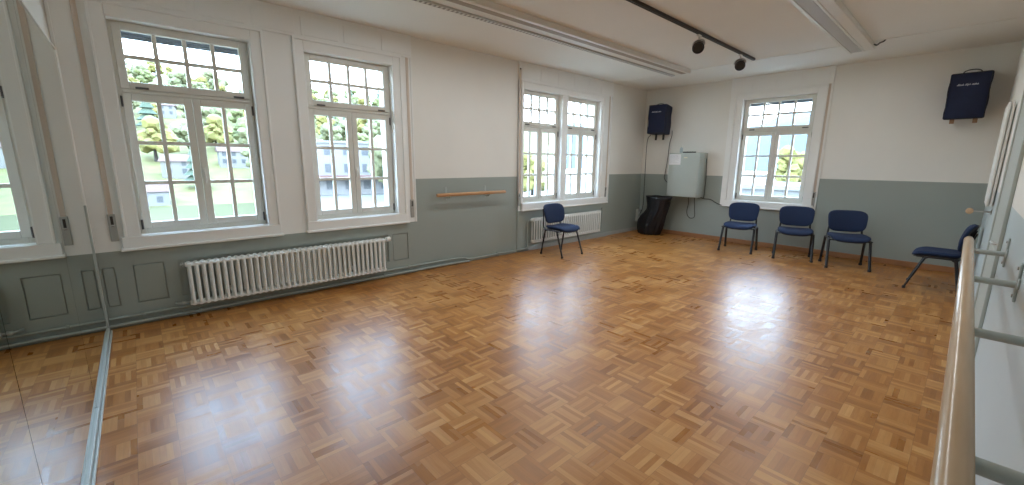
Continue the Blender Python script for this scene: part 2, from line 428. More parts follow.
b = nb(); box(b, 7.172, XE, YN-.018, YN-.0005, 0, .075, .004); box(b, 4.90, 7.172, YN-.038, YN-.0205, 0, .075, .004)
struct(obj('baseboard_north', b, M['greyskirt']), 'pale grey skirting under the double window', 'baseboard')
b = nb(); box(b, XE-.02, XE-.0005, YS, YN-.04, 0, .085, .006)
struct(obj('baseboard_east', b, M['skirt']), 'brown wooden skirting along the end wall', 'baseboard')
b = nb(); box(b, XW, 3.77, YS, YS+.016, 0, .08, .005); box(b, 5.05, XE-.03, YS, YS+.016, 0, .08, .005)
struct(obj('baseboard_south', b, M['greyskirt']), 'skirting under the long barre', 'baseboard')
b = nb(); box(b, 7.13, 7.17, YS+.01, YN-.03, H-.005, H-.0002, .002)
struct(obj('trim_6', b, M['ceil']), 'thin raised joint line across the ceiling', 'trim')

# ------------------------------------------------------------------ mirrors on the west wall
seams = [YS+.03, 1.845, 3.30, 4.885]
names = ['tall wall mirror panel nearest the camera', 'tall wall mirror panel second from the window wall', 'tall wall mirror panel next to the window wall corner']
for i in range(3):
    y0, y1 = seams[i]+.002, seams[i+1]-.002
    t = thing('wall_mirror', names[i], 'mirror', (-.341, (y0+y1)/2, 0))
    hw = (y1-y0)/2
    b = nb(); box(b, -.016, 0, -hw, hw, .045, 2.325); obj('glass', b, M['mirror'], t)
    b = nb(); box(b, -.017, .012, -hw-.001, hw+.001, .0, .045, .004); box(b, .012, .024, -hw-.001, hw+.001, 0, .022, .004); obj('bottom_rail', b, M['greymetal'], t)
    b = nb(); box(b, -.017, .006, -hw-.001, hw+.001, 2.325, 2.338, .002); obj('top_trim', b, M['sash'], t)
    if i == 2:
        b = nb(); box(b, -.017, .005, hw, hw+.024, 1.12, 2.338, .003); obj('edge_trim', b, M['white'], t)
        b = nb(); box(b, -.017, .008, hw, hw+.024, .0, 1.12, .003); obj('edge_trim', b, M['greymetal'], t)

# ------------------------------------------------------------------ radiators and pipes
def radiator(name, label, x0, x1, yf, z0, z1, n, flat, depth):
    t = thing(name, label, 'radiator', (x0, yf, 0), 0)
    p = (x1-x0)/n; proto = None
    for i in range(n):
        if proto is None:
            b = nb()
            if not flat:
                for k in range(2):
                    y = .018+k*(depth-.036)
                    tube(b, [(0, y, z0+.03), (0, y, z0+.06), (0, y, z1-.06), (0, y, z1-.03)], [.014, .0145, .0145, .014], 10)
                for z in (z0+.024, z1-.024):
                    path = [(0, .010+(depth-.02)*j/6, z) for j in range(7)]
                    tube(b, path, [.014, .023, .024, .024, .024, .023, .014], 10, .0215)
                    tube(b, [(-p/2, depth/2, z), (p/2, depth/2, z)], .02, 10)
                    tube(b, [(-p/2, .03, z), (p/2, .03, z)], .013, 8)
            else:
                box(b, -p*.24, p*.24, 0, .016, z0+.02, z1-.02, .006); box(b, -p*.2, p*.2, depth-.016, depth, z0+.02, z1-.02, .007)
                for z in (z0+.022, z1-.022): box(b, -p/2, p/2, .004, depth-.004, z-.022, z+.022, .006)
            proto = o = obj('section', b, M['rad'], t, smooth=50)
        else:
            o = proto.copy(); COL.objects.link(o); o.parent = t
        o.location = (p*(i+.5), 0, 0)
    return t
rad = radiator('radiator', 'long white column radiator under the two left windows', .245, 2.235, 4.815, .118, .545, 36, False, .15)
W2 = 1.99
b = nb(); tube(b, [(W2, .075, .52), (W2+.035, .075, .52)], .012, 10); tube(b, [(W2+.03, .075, .52), (W2+.04, .075, .52), (W2+.085, .075, .525), (W2+.092, .075, .525)], [.016, .033, .031, .02], 14)
obj('thermostat_valve', b, M['rad'], rad, smooth=50)
b = nb(); tube(b, smooth_path([(0, .075, .150), (-.05, .075, .150), (-.085, .09, .150), (-.10, .12, .148), (-.10, .14, .147)]), .010, 8); tube(b, [(-.03, .075, .150), (-.06, .075, .150)], .018, 10); tube(b, [(-.05, .045, .150), (-.05, .075, .150)], .010, 8)
obj('return_valve', b, M['greymetal'], rad, smooth=50)
b = nb(); tube(b, [(0, .075, .52), (-.035, .075, .52)], .012, 8); tube(b, [(-.02, .075, .50), (-.02, .075, .54)], .008, 8); obj('bleed_valve', b, M['greymetal'], rad, smooth=50)
for xx in (.35, 1.6):
    bx('wall_bracket', M['rad'], rad, xx-.012, xx+.012, .10, .158, .19, .23)
rad2 = radiator('radiator', 'white slatted radiator under the double window behind the lone chair', 4.93, 6.86, 4.885, .135, .555, 32, True, .075)
b = nb(); tube(b, [(0, .037, .53), (-.03, .037, .53)], .011, 8); tube(b, [(-.02, .06, .53), (-.02, .03, .53), (-.02, -.03, .53)], [.014, .024, .02], 12); obj('thermostat_valve', b, M['rad'], rad2, smooth=50)
b = nb(); tube(b, smooth_path([(-.075, .063, .048), (-.085, .063, .07), (-.085, .063, .2), (-.085, .063, .46), (-.08, .05, .51), (-.055, .037, .53), (-.02, .037, .53)]), .012, 8); obj('supply_pipe', b, M['grey'], rad2, smooth=60)
b = nb(); box(b, .005, 1.925, .004, .071, .549, .562, .004); obj('top_grille', b, M['rad'], rad2)
for xx in (.4, 1.5): bx('wall_bracket', M['rad'], rad2, xx-.012, xx+.012, .07, .088, .25, .30)
# heating pipes along the window wall
t = thing('heating_pipe', 'upper grey heating pipe running along the foot of the window wall', 'pipe', (0, YN, 0))
tb('pipe_run', M['grey'], t, smooth_path([(-.33, -.045, .098), (1., -.045, .098), (2.5, -.045, .096), (3.4, -.045, .09), (3.6, -.045, .055), (3.75, -.045, .048), (4.70, -.045, .048), (4.84, -.045, .048)]), .013, 10)
for x in (-.1, .75, 1.7, 2.6, 4.2): bx('pipe_clip', M['grey'], t, x-.012, x+.012, -.062, -.0005 if x > 2.77 else -.02, (.082 if x < 3 else .03), (.114 if x < 3 else .066), bev=.003)
t = thing('heating_pipe', 'lower grey heating pipe close to the parquet along the window wall', 'pipe', (0, YN, 0))
tb('pipe_run', M['grey'], t, smooth_path([(-.33, -.05, .034), (1., -.05, .034), (3., -.05, .03), (3.5, -.05, .026), (3.6, -.045, .02), (3.63, -.02, .02), (3.63, -.002, .02)]), .015, 10)
for x in (.32, 1.3, 2.25): bx('pipe_clip', M['grey'], t, x-.012, x+.012, -.068, -.0205, .016, .054, bev=.003)

# ------------------------------------------------------------------ roller shutter straps
def strap(label, loc, rz, z0, z1, zw0, zw1):
    t = thing('shutter_strap', label, 'shutter strap', loc, rz)
    bx('belt', M['strap'], t, -.017, .017, -.006, -.003, z0, z1)
    bx('slot', M['slot'], t, -.014, .014, -.006, 0, z1-.01, z1+.02, bev=.002)
    w = bx('winder_plate', M['zinc'], t, -.026, .026, -.010, 0, zw0, zw1, bev=.004)
    bx('winder_slot', M['slot'], w, -.009, .009, -.0115, -.009, zw0+.13, zw1-.02)
    b = nb(); tube(b, [(-.016, -.006, zw0+.14), (.016, -.006, zw0+.14)], .009, 8); obj('roller', b, M['metal'], w, smooth=60)
yS = YN-.019
strap('brown roller shutter belt between the mirror and the first window', (-.20, yS, 0), 0, 1.0, 2.74, .79, 1.03)
strap('brown roller shutter belt at the right edge of the second window', (2.70, yS, 0), 0, 1.0, 2.92, .76, 1.0)
strap('brown roller shutter belt at the left edge of the double window', (4.652, YN-.036, 0), 0, 1.0, 2.92, .79, 1.0)
strap('brown roller shutter belt at the right edge of the double window', (7.08, yS, 0), 0, 1.0, 2.92, .80, 1.02)
strap('brown roller shutter belt at the right edge of the end window', (XE-.019, 1.735, 0), -PI/2, 1.0, 2.90, .80, 1.05)

# ------------------------------------------------------------------ chairs
def make_chair():
    t = thing('visitor_chair', '', 'chair')
    def sshape(a, c, e):   # a: depth (+ = front), c: width
        z = .447 + e + .020*(abs(c)/.235)**2.2 - .030*max(0, (a-.08)/.135)**2 + .012*max(0, (-a-.1)/.11)**2
        return Vector((a+.005, c, z))
    b = nb(); pad(b, .43, .475, .056, sshape, 5.); seat = obj('seat', b, M['blue'], t, smooth=180)
    b = nb(); pad(b, .40, .445, .022, lambda a, c, e: sshape(a, c, e-.030), 5.); obj('seat_shell', b, M['plastic'], seat, smooth=180)
    def bshape(a, c, e):   # a: width, c: height
        z = .664 + c*.985
        x = -.232 - c*.21 + .045*(abs(a)/.24)**2 + e + .012*math.cos(c*9)
        return Vector((x, a*(1.+.10*c/.14*.5), z))
    b = nb(); pad(b, .475, .325, .044, bshape, 4.2); back = obj('backrest', b, M['blue'], t, smooth=180)
    b = nb(); pad(b, .465, .315, .020, lambda a, c, e: bshape(a, c, e-.022), 4.2); obj('back_shell', b, M['plastic'], back, smooth=180)
    for s in (-1, 1):
        for pts in ([(.225, s*.252, .006), (.215, s*.251, .05), (.10, s*.243, .385), (.092, s*.242, .405), (.07, s*.241, .415)],
                    [(-.235, s*.252, .006), (-.228, s*.251, .05), (-.165, s*.243, .385), (-.158, s*.242, .405), (-.14, s*.241, .415)]):
            b = nb(); tube(b, smooth_path(pts, 4), .0115, 10, .0175); lg = obj('leg', b, M['black'], t, smooth=60)
            b = nb(); p = Vector(pts[0]); tube(b, [p+Vector((0, 0, -.006)), p+Vector((0, 0, .024))], .0165, 10, .022); obj('foot_cap', b, M['plastic'], lg, smooth=60)
        b = nb(); tube(b, [(.17, s*.241, .418), (-.19, s*.241, .418)], .0095, 10, .013); obj('seat_rail', b, M['black'], t, smooth=60)
        b = nb(); tube(b, smooth_path([(-.11, s*.215, .418), (-.20, s*.212, .428), (-.232, s*.208, .47), (-.243, s*.200, .56), (-.262, s*.185, .66), (-.285, s*.175, .74)], 5), .0085, 8, .013); obj('back_post', b, M['black'], t, smooth=60)
    for x in (.11, -.14):
        b = nb(); tube(b, [(x, -.241, .408), (x, .241, .408)], .009, 8); obj('cross_bar', b, M['black'], t, smooth=60)
    return t
ch = make_chair()
spots = [(5.13, 4.41, -PI/2, 'blue upholstered visitor chair standing alone before the double window'),
         (7.76, 2.60, PI+.14, 'blue visitor chair under the left side of the end window, beside the wall cabinet'),
         (7.80, 1.785, PI+.27, 'blue visitor chair below the right edge of the end window, middle of three facing us'),
         (7.73, 1.095, PI+.36, 'blue visitor chair before plain grey wall, third from the cabinet'),
         (7.19, .140, PI/2+.0, 'blue visitor chair seen side-on beside the barre wall')]
for i, (x, y, a, lab) in enumerate(spots):
    o = ch if i == 0 else copy_tree(ch)
    o.location = (x, y, 0); o.rotation_euler = (0, 0, a); o['label'] = lab; o['group'] = 'blue visitor chairs'

# ------------------------------------------------------------------ barres
AX = [.90, 1.665, 2.47, 3.30]
t = thing('ballet_barre', 'long round pale wooden barre in the foreground on grey wall brackets', 'barre', (0, -.046, 1.06))
b = nb(); tube(b, [(.15, 0, 0), (.16, 0, 0), (3.62, 0, 0), (3.70, 0, 0), (3.715, 0, 0)], [.016, .0215, .0215, .0215, .016], 28); obj('rail', b, M['barre'], t, smooth=50)
for x in AX:
    b = nb(); tube(b, [(x, .0, -.010), (x, -.132, -.010)], .013, 12); a_ = obj('bracket_arm', b, M['greymetal'], t, smooth=60)
    b = nb(); box(b, x-.022, x+.022, -.1375, -.1295, -.075, .075, .003); box(b, x-.05, x+.05, -.1375, -.132, -.02, .02, .002); obj('wall_plate', b, M['greymetal'], a_)
    for z in (-.055, .055):
        b = nb(); tube(b, [(x, -.131, z), (x, -.125, z)], .007, 8); obj('screw', b, M['metal'], a_)
t = thing('wooden_peg', 'round wooden peg on a thin metal rod, beyond the barre end', 'peg', (6.1, YS, 1.06))
b = nb(); tube(b, [(-.012, .146, 0), (-.009, .146, 0), (.05, .146, 0), (.055, .146, 0)], [.024, .028, .028, .024], 20); obj('knob', b, M['barre'], t, smooth=50)
b = nb(); tube(b, [(.02, .0, 0), (.02, .13, 0)], .006, 8); obj('rod', b, M['metal'], t, smooth=60)
b = nb(); tube(b, [(.02, .0, 0), (.02, .006, 0)], .025, 14); obj('rosette', b, M['metal'], t, smooth=60)
# short barre on the window wall
t = thing('ballet_barre', 'short orange wooden barre on the grey wall between the windows', 'barre', (3.03, 4.875, 1.045))
b = nb(); tube(b, [(0, 0, 0), (.01, 0, 0), (1.235, 0, 0), (1.245, 0, 0)], [.019, .024, .024, .019], 20); obj('rail', b, M['barre2'], t, smooth=50)
for x in (.22, .93):
    b = nb(); tube(b, [(x, 0, -.024), (x, .03, -.045), (x, .114, -.045)], .009, 8); a_ = obj('bracket_arm', b, M['greymetal'], t, smooth=60)
    b = nb(); box(b, x-.016, x+.016, .110, .1175, -.08, .10, .003); obj('wall_plate', b, M['greymetal'], a_)

# slim ridged panel on the far part of the barre wall
t = thing('panel_heater', 'slim white ridged upright panel with rounded ends on the barre wall', 'panel heater', (6.0, YS, 1.12))
for y in (.008, .034):
    b = nb(); box(b, 0, .6, y, y+.020, 0, .96, .009, 3)
    for k in range(9): box(b, .05+k*.06, .08+k*.06, y-.002, y+.022, .04, .92, .004)
    obj('ridged_panel', b, M['ridge'], t, smooth=50)
b = nb(); box(b, .06, .54, .026, .036, .06, .90); obj('convector', b, M['greymetal'], t)
for z in (.2, .75): bx('wall_bracket', M['greymetal'], t, .25, .35, .003, .009, z, z+.05)

# ------------------------------------------------------------------ covered loudspeakers
def speaker(label, loc, rz, tilt, strapmat, straps, lowz):
    t = thing('covered_loudspeaker', label, 'loudspeaker', loc, rz); t.rotation_euler = (0, tilt, rz)
    b = nb(); N_ = 10
    # cover: rounded box, slightly tapered towards the wall, with soft bulges
    box(b, -.17, .17, -.19, .19, -.29, .29, .022, 3)
    bmesh.ops.subdivide_edges(b, edges=[e for e in b.edges if e.calc_length() > .1], cuts=6, use_grid_fill=True)
    for v in b.verts:
        f = (v.co.x+.17)/.34
        v.co.y *= 1-.10*f; v.co.z *= 1-.02*f
        v.co.x += .006*math.sin(v.co.y*17+v.co.z*9) - .010*math.cos(v.co.z*5)*math.cos(v.co.y*7)
        v.co.y += .005*math.sin(v.co.z*21)
        if v.co.z < -.25: v.co.x += .006*math.sin(v.co.y*40)
    cov = obj('cover', b, M['navy'], t, smooth=60)
    b = nb()
    pr = [(-.186, -.178, -.278), (-.186, .178, -.278), (-.186, .182, .0), (-.186, .178, .280), (-.186, -.178, .280), (-.186, -.182, 0), (-.186, -.178, -.278)]
    tube(b, pr, .005, 6, cap=False); obj('piping', b, M['navytrim'], cov, smooth=60)
    b = nb(); hp = smooth_path([(-.05, -.085, .285), (-.05, -.07, .307), (-.05, -.03, .322), (-.05, .03, .322), (-.05, .07, .307), (-.05, .085, .285)], 6)
    tube(b, hp, .006, 6, .012); obj('handle', b, M['navytrim'], t, smooth=60)
    for y in straps:
        b = nb(); box(b, -.13, -.122, y-.022, y+.022, lowz, -.275, .002); obj('strap', b, strapmat, t)
    # small unreadable white print: three groups of strokes
    b = nb(); x = -.1835; rr = random.Random(3); yy = .115
    for grp, desc in ((6, 0), (5, 1), (6, 0)):
        for k in range(grp):
            h = rr.choice((.012, .015, .022)); lo = -.010 if (desc and k == 2) else 0.
            box(b, x-.002, x+.002, yy-.0075, yy-.0045, .135+lo, .135+h); box(b, x-.002, x+.002, yy-.011, yy-.001, .135, .138); 
            if k % 2: box(b, x-.002, x+.002, yy-.011, yy-.001, .145, .148)
            yy -= .0105
        yy -= .008
    obj('print', b, M['marks'], cov)
    b = nb(); box(b, .10, .34, -.05, .05, -.06, .06, .006); obj('wall_mount', b, M['plastic'], t)
    return t
s1 = speaker('navy cloth-covered loudspeaker high in the far corner above the cabinet', (8.27, 4.535, 2.385), .10, R(3), M['navytrim'], (.0, -.155), -.42)
s2 = speaker('navy cloth-covered loudspeaker on the end wall with tan tabs beneath', (8.30, .185, 2.41), -.02, R(-7), M['tan'], (.10, -.11), -.345)
for s_ in (s1, s2):
    for c in s_.children:
        if c.name.startswith('wall_mount'): c.scale = (.45, 1, 1); c.location = (.06, 0, 0)

# ------------------------------------------------------------------ wall cabinet and what is on it
t = thing('wall_cabinet', 'pale grey metal wall cabinet left of the end window', 'cabinet', (8.455, 3.875, .84))
bx('body', M['cab'], t, -.335, -.0005, -.315, .315, 0, .87, bev=.012, smooth=40)
dr = bx('door', M['cab'], t, -.357, -.337, -.309, .309, .006, .864, bev=.010, smooth=40)
b = nb(); tube(b, [(-.357, -.26, .40), (-.364, -.26, .40)], .010, 12); obj('lock', b, M['metal'], dr, smooth=60)
bx('sticker', M['yellow'], dr, -.3585, -.3565, -.07, .0, .765, .785)
t = tag(bx('paper_sheet', M['paper'], None, 8.0945, 8.0975, 3.935, 4.175, 1.475, 1.685), 'white paper notice stuck to the wall cabinet door', 'paper')
b = nb(); rr = random.Random(5)
for k in range(9): box(b, 8.0938, 8.0946, 4.155-rr.uniform(.10, .19), 4.155, 1.655-k*.018, 1.659-k*.018)
obj('print', b, M['ink'], t)
t = thing('spray_bottle', 'small clear bottle standing on top of the wall cabinet', 'bottle', (8.22, 4.0, 1.711))
b = nb(); lathe(b, [(.026, 0), (.03, .006), (.03, .075), (.024, .095), (.011, .105), (.011, .115)], 16); obj('bottle_body', b, M['bottle'], t, smooth=50)
b = nb(); lathe(b, [(.014, .112), (.014, .135), (.009, .150)], 14); obj('cap', b, M['sash'], t, smooth=50)
t = thing('remote_control', 'flat black remote lying on top of the wall cabinet', 'remote', (8.2, 3.82, 1.711), .25)
bx('body', M['plastic'], t, -.03, .03, -.12, .12, 0, .022, bev=.006)
b = nb()
for i in range(3):
    for k in range(4): box(b, -.018+i*.014, -.010+i*.014, -.06+k*.03, -.045+k*.03, .022, .0245)
obj('buttons', b, M['hinge'], t)

# ------------------------------------------------------------------ dark bag in the corner
t = thing('rubbish_bag', 'dark open bag hung on a ring stand in the far corner', 'bag', (8.10, 4.42, 0))
b = nb(); n = 72; rings = []
prof = [(.82, .275, .17, -.08, 0), (.80, .282, .175, -.08, 0), (.74, .262, .17, -.075, .006), (.64, .235, .165, -.075, .012), (.54, .222, .16, -.06, .018), (.46, .245, .17, -.02, .022), (.38, .275, .18, .03, .024),
        (.27, .285, .19, .06, .024), (.14, .265, .19, .075, .024), (.04, .24, .18, .085, .024), (.004, .22, .17, .085, .02)]
for z, ry, rx, oy, am in prof:
    ring = []
    for k in range(n):
        th = 2*PI*k/n
        f = 1+(am*11)*(.9*abs(math.sin(th*5.5+z*2.2))-.5+.35*math.sin(th*17-z*5)+.2*math.sin(th*29+z*9))*.42
        ring.append(b.verts.new((rx*math.cos(th)*f, oy+ry*math.sin(th)*f, z + (.012*math.sin(th*3) if z > .7 else 0))))
    rings.append(ring)
for A, B in zip(rings, rings[1:]):
    for k in range(n): b.faces.new((A[k], A[(k+1) % n], B[(k+1) % n], B[k]))
b.faces.new(rings[-1])
inner = [b.verts.new((v.co.x*.95, (v.co.y+.08)*.95-.08, v.co.z-.10)) for v in rings[0]]
for k in range(n): b.faces.new((rings[0][(k+1) % n], rings[0][k], inner[k], inner[(k+1) % n]))
b.faces.new(inner)
obj('bag', b, M['bag'], t, smooth=180)
b = nb(); rg = [(.174*math.cos(2*PI*k/40), -.08+.280*math.sin(2*PI*k/40), .815) for k in range(41)]; tube(b, rg, .008, 8, cap=False); obj('ring', b, M['plastic'], t, smooth=180)

# ------------------------------------------------------------------ outlet box and cables
t = thing('outlet_box', 'small pale socket box low on the window wall in the far corner', 'socket', (8.37, YN, .34))
bx('housing', M['cab'], t, -.055, .055, -.06, -.0005, -.14, .14, bev=.008)
b = nb(); tube(b, [(0, -.06, .05), (0, -.064, .05)], .03, 18); tube(b, [(0, -.06, -.05), (0, -.064, -.05)], .03, 18); obj('socket_face', b, M['ridge'], t, smooth=40)
def cable(label, pts, r=.006):
    b = nb(); tube(b, smooth_path(pts, 8), r, 7)
    return tag(obj('power_cord', b, M['cable'], None, smooth=180), label, 'cable')
cable('black cable hanging straight down from the corner loudspeaker to the socket box', [(8.37, 4.752, 2.17), (8.39, 4.80, 2.10), (8.40, 4.875, 1.95), (8.41, 4.88, 1.2), (8.41, 4.875, .6), (8.38, 4.90, .42), (8.36, 4.93, .37)])
cable('black cable from the corner loudspeaker curling behind the wall cabinet', [(8.39, 4.315, 2.17), (8.42, 4.33, 2.06), (8.43, 4.37, 1.9), (8.43, 4.385, 1.6), (8.435, 4.42, 1.30), (8.435, 4.43, 1.2), (8.435, 4.38, 1.12), (8.435, 4.30, 1.09), (8.435, 4.16, 1.08)])
cable('black cable sagging from the wall cabinet to the end window sill', [(8.40, 3.63, .845), (8.42, 3.55, .81), (8.435, 3.42, .80), (8.435, 3.3, .74), (8.435, 3.17, .70), (8.43, 3.0, .675), (8.43, 2.85, .68)])
cable('black cable down the right side of the wall cabinet', [(8.40, 3.555, 1.60), (8.42, 3.545, 1.3), (8.42, 3.545, 1.0), (8.42, 3.55, .86), (8.42, 3.56, .82)], .005)
cable('thin black cable loop hanging under the wall cabinet', [(8.40, 3.86, .848), (8.42, 3.85, .70), (8.42, 3.87, .52), (8.42, 3.83, .42), (8.42, 3.76, .39), (8.42, 3.70, .44), (8.42, 3.715, .60), (8.40, 3.73, .848)], .005)

# ------------------------------------------------------------------ ceiling lights and track
t = thing('ceiling_light', 'long ceiling strip light with dotted edge above the window side', 'ceiling light', (0, 0, H))
bx('housing', M['lampmetal'], t, 1.2, 7.08, 3.415, 3.73, -.058, -.0005, bev=.006)
b = nb()
box(b, 1.22, 7.06, 3.465, 3.545, -.060, -.055); obj('groove', b, M['lampdark'], t)
b = nb(); box(b, 1.22, 7.06, 3.66, 3.728, -.075, -.055, .004); lv = obj('louver', b, M['louver'], t)
b = nb()
box(b, 1.28, 7.02, 3.675, 3.715, -.0762, -.072)
obj('grille', b, M['perf'], lv)
bx('side_lip', M['lampmetal'], t, 1.2, 7.08, 3.40, 3.42, -.066, -.001, bev=.003)
t = thing('ceiling_light', 'wide white ceiling strip light on the barre side', 'ceiling light', (0, 0, H))
bx('housing', M['lampmetal'], t, 1.2, 7.36, 1.085, 1.36, -.062, -.0005, bev=.006)
bx('louver', M['louver'], t, 1.22, 7.34, 1.215, 1.325, -.066, -.060)
bx('side_lip', M['sash'], t, 1.2, 7.36, 1.33, 1.362, -.070, -.02, bev=.003)
bx('side_lip', M['sash'], t, 1.2, 7.36, 1.185, 1.21, -.070, -.04, bev=.003)
cable('short loose black wire at the end of the barre-side ceiling light', [(7.20, 1.083, H-.03), (7.19, 1.05, H-.045), (7.16, 1.02, H-.03), (7.15, .985, H-.02), (7.15, .97, H-.001)], .008)
tr = thing('light_track', 'black lighting track on the ceiling between the strip lights', 'lighting track', (0, 2.42, H))
bx('rail', M['black'], tr, 1.9, 7.02, -.018, .018, -.034, -.0005, bev=.003)
b = nb(); box(b, 1.92, 7.0, -.006, .006, -.0365, -.030); obj('channel', b, M['slot'], tr)
for k, (x, lab) in enumerate(((5.18, 'black spotlight on the ceiling track nearer the camera'), (6.50, 'black spotlight near the far end of the ceiling track'))):
    t = thing('track_spotlight', lab, 'spotlight', (x, 2.42, H-.037), 0., 'spotlights on the black track')
    b = nb(); box(b, -.04, .04, -.014, .014, -.022, .0, .004); obj('adapter', b, M['lampmetal'], t)
    b = nb(); tube(b, [(0, 0, -.02), (0, 0, -.06)], .008, 8); obj('stem', b, M['metal'], t, smooth=60)
    b = nb(); tube(b, smooth_path([(0, -.068, -.125), (0, -.068, -.10), (0, -.05, -.07), (0, 0, -.058), (0, .05, -.07), (0, .068, -.10), (0, .068, -.125)], 5), .006, 6, .012); obj('yoke', b, M['metal'], t, smooth=60)
    mtx = Matrix.Translation((0, 0, -.125)) @ Vector((-.78, -.36, -.50)).to_track_quat('-Z', 'Y').to_matrix().to_4x4()
    b = nb(); lathe(b, [(.03, .085), (.046, .075), (.058, .03), (.062, -.05), (.066, -.055), (.066, -.075), (.056, -.076), (.05, -.06)], 24, mtx); hd = obj('lamp_head', b, M['black'], t, smooth=40)
    b = nb(); lathe(b, [(.048, -.066), (.048, -.062)], 20, mtx); obj('lens', b, M['slot'], hd)
    b = nb()
    for s in range(5): lathe(b, [(.060, .062-s*.014), (.060, .057-s*.014)], 20, mtx)
    obj('cooling_fins', b, M['plastic'], hd)

# ------------------------------------------------------------------ outside: lake, slopes, trees, houses
M['lake'] = mat('lake_water', (.085, .084, .048), .9, spec=0., noise=.12, nscale=.15)
M['meadow'] = mat('hillside_green', (.100, .094, .026), .95, noise=.65, nscale=.30)
M['land'] = mat('near_ground', (.10, .10, .085), .95, noise=.2, nscale=.3)
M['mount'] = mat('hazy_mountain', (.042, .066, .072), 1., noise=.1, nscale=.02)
LEAF = [mat('leaf_yellow', (.125, .115, .030), .9, noise=.35, nscale=1.2), mat('leaf_green', (.090, .102, .036), .9, noise=.35, nscale=1.2),
        mat('leaf_dark', (.040, .058, .036), .9, noise=.3, nscale=1.2), mat('leaf_pale', (.105, .112, .055), .9, noise=.3, nscale=1.2)]
M['bark'] = mat('bark', (.03, .025, .02), .9)
M['hwall'] = mat('house_plaster', (.14, .135, .125), .9); M['hroof'] = mat('house_tiles', (.085, .05, .04), .9); M['hwin'] = mat('house_window', (.065, .07, .075), .5, spec=.1)
M['block'] = mat('white_block_plaster', (.13, .13, .13), .9); M['redband'] = mat('red_awning', (.10, .055, .048), .9)
def pol(az, d, z): return Vector((d*math.cos(R(az)), d*math.sin(R(az)), z))
D0 = 124.
def hz(az, d):
    if d < D0: return -9.3
    base = -9 + min(1, (d-D0)/12)*2.0
    top = (1.5+math.tan(R(8.2 + .6*math.sin(az*.22) - max(0, 82-az)*.10))*(D0+265))
    f = min(1, (d-D0-12)/253) if d > D0+12 else 0
    return base + (top-base)*f**1.15 + 1.2*math.sin(az*.9+d*.05)*f
b = nb(); rows = []
ds = [D0-5+k*9 for k in range(31)]; azs = [42+k*1.5 for k in range(66)]
for d_ in ds: rows.append([b.verts.new(pol(a, d_, hz(a, d_))) for a in azs])
for A, B in zip(rows, rows[1:]):
    for k in range(len(azs)-1): b.faces.new((A[k], A[k+1], B[k+1], B[k]))
ext = [b.verts.new(v.co*1.3+Vector((0, 0, -70))) for v in rows[-1]]
for k in range(len(azs)-1): b.faces.new((rows[-1][k], rows[-1][k+1], ext[k+1], ext[k]))
struct(obj('hillside_terrain', b, M['meadow'], None, smooth=180), 'pale green hillside across the lake', 'hill')
b = nb(); box(b, -260, 240, 8, 250, -9.2, -9.0)
struct(obj('lake_water', b, M['lake']), 'pale green lake outside the first window', 'lake')
b = nb()
P = [pol(77, 22, 0), pol(77, 128, 0), pol(70, 136, 0), pol(42, 190, 0), pol(0, 520, 0), pol(-40, 520, 0), pol(-40, 14, 0)]
P[-1] = Vector((9.5, -8, 0)); P.append(Vector((9.2, 8.5, 0)))
v0 = [b.verts.new(Vector((p.x, p.y, -4.0))) for p in P]; v1 = [b.verts.new(Vector((p.x, p.y, -9.4))) for p in P]
b.faces.new(v0); b.faces.new(list(reversed(v1)))
for k in range(len(P)): b.faces.new((v0[k], v0[(k+1) % len(P)], v1[(k+1) % len(P)], v1[k]))
struct(obj('land_ground', b, M['land']), 'pale ground outside beside the lake', 'ground')
b = nb(); rows = []
for j, (d_, zf) in enumerate(((500, 0.), (620, .6), (760, 1.), (900, .5))):
    rows.append([b.verts.new(pol(-20+k*2.5, d_, -6+zf*(82+14*math.sin(k*.7)+8*math.sin(k*1.9)))) for k in range(33)])
for A, B in zip(rows, rows[1:]):
    for k in range(32): b.faces.new((A[k], A[k+1], B[k+1], B[k]))
struct(obj('mountain_terrain', b, M['mount'], None, smooth=180), 'hazy blue mountain seen through the end window', 'mountain')

def tree_proto(kind):
    t = thing('tree', '', 'tree')
    b = nb(); tube(b, [(0, 0, -.5), (0, 0, 1.6), (.1, .05, 3.)], [.28, .2, .12], 7); obj('trunk', b, M['bark'], t, smooth=60)
    rr = random.Random(kind+40); b = nb()
    if kind == 2:
        for k in range(6):
            z = 1.4+k*1.15; r_ = 1.9*(1-k/6.5)
            mt = Matrix.Translation((0, 0, z)); lathe(b, [(r_, 0), (r_*.9, .2), (.12, 1.7)], 11, mt)
    else:
        for k in range(26):
            a = rr.uniform(0, 6.28); z = rr.uniform(1.9, 6.2); q = rr.uniform(.2, 1.)*2.3*max(.25, 1-((z-3.6)/3.2)**2)**.5; s_ = rr.uniform(.55, 1.15)
            r_ = bmesh.ops.create_icosphere(b, subdivisions=2, radius=s_, matrix=Matrix.Translation((q*math.cos(a), q*math.sin(a), z)))
            for v in r_['verts']: v.co += Vector((rr.uniform(-1, 1), rr.uniform(-1, 1), rr.uniform(-1, 1)))*.17
    obj('crown', b, LEAF[kind], t)
    return t
KL = ['yellow autumn tree on the hillside across the lake', 'mid green leafy tree on the hillside across the lake', 'dark green conifer on the hillside across the lake', 'pale green leafy tree on the hillside across the lake']
protos = [None]*4; rr = random.Random(11)
hs = [(93, 196, 11, 9, 6), (88.6, 215, 10, 8, 6.5), (86.3, 190, 9, 8, 5.5), (84, 232, 12, 9, 6), (81.5, 205, 10, 8, 6), (79.2, 248, 11, 9, 6), (90.5, 262, 10, 8, 6), (87, 290, 11, 9, 6), (82.7, 300, 10, 8, 6), (96, 236, 11, 8, 6), (99.5, 205, 10, 8, 6), (76.5, 215, 12, 9, 7)]
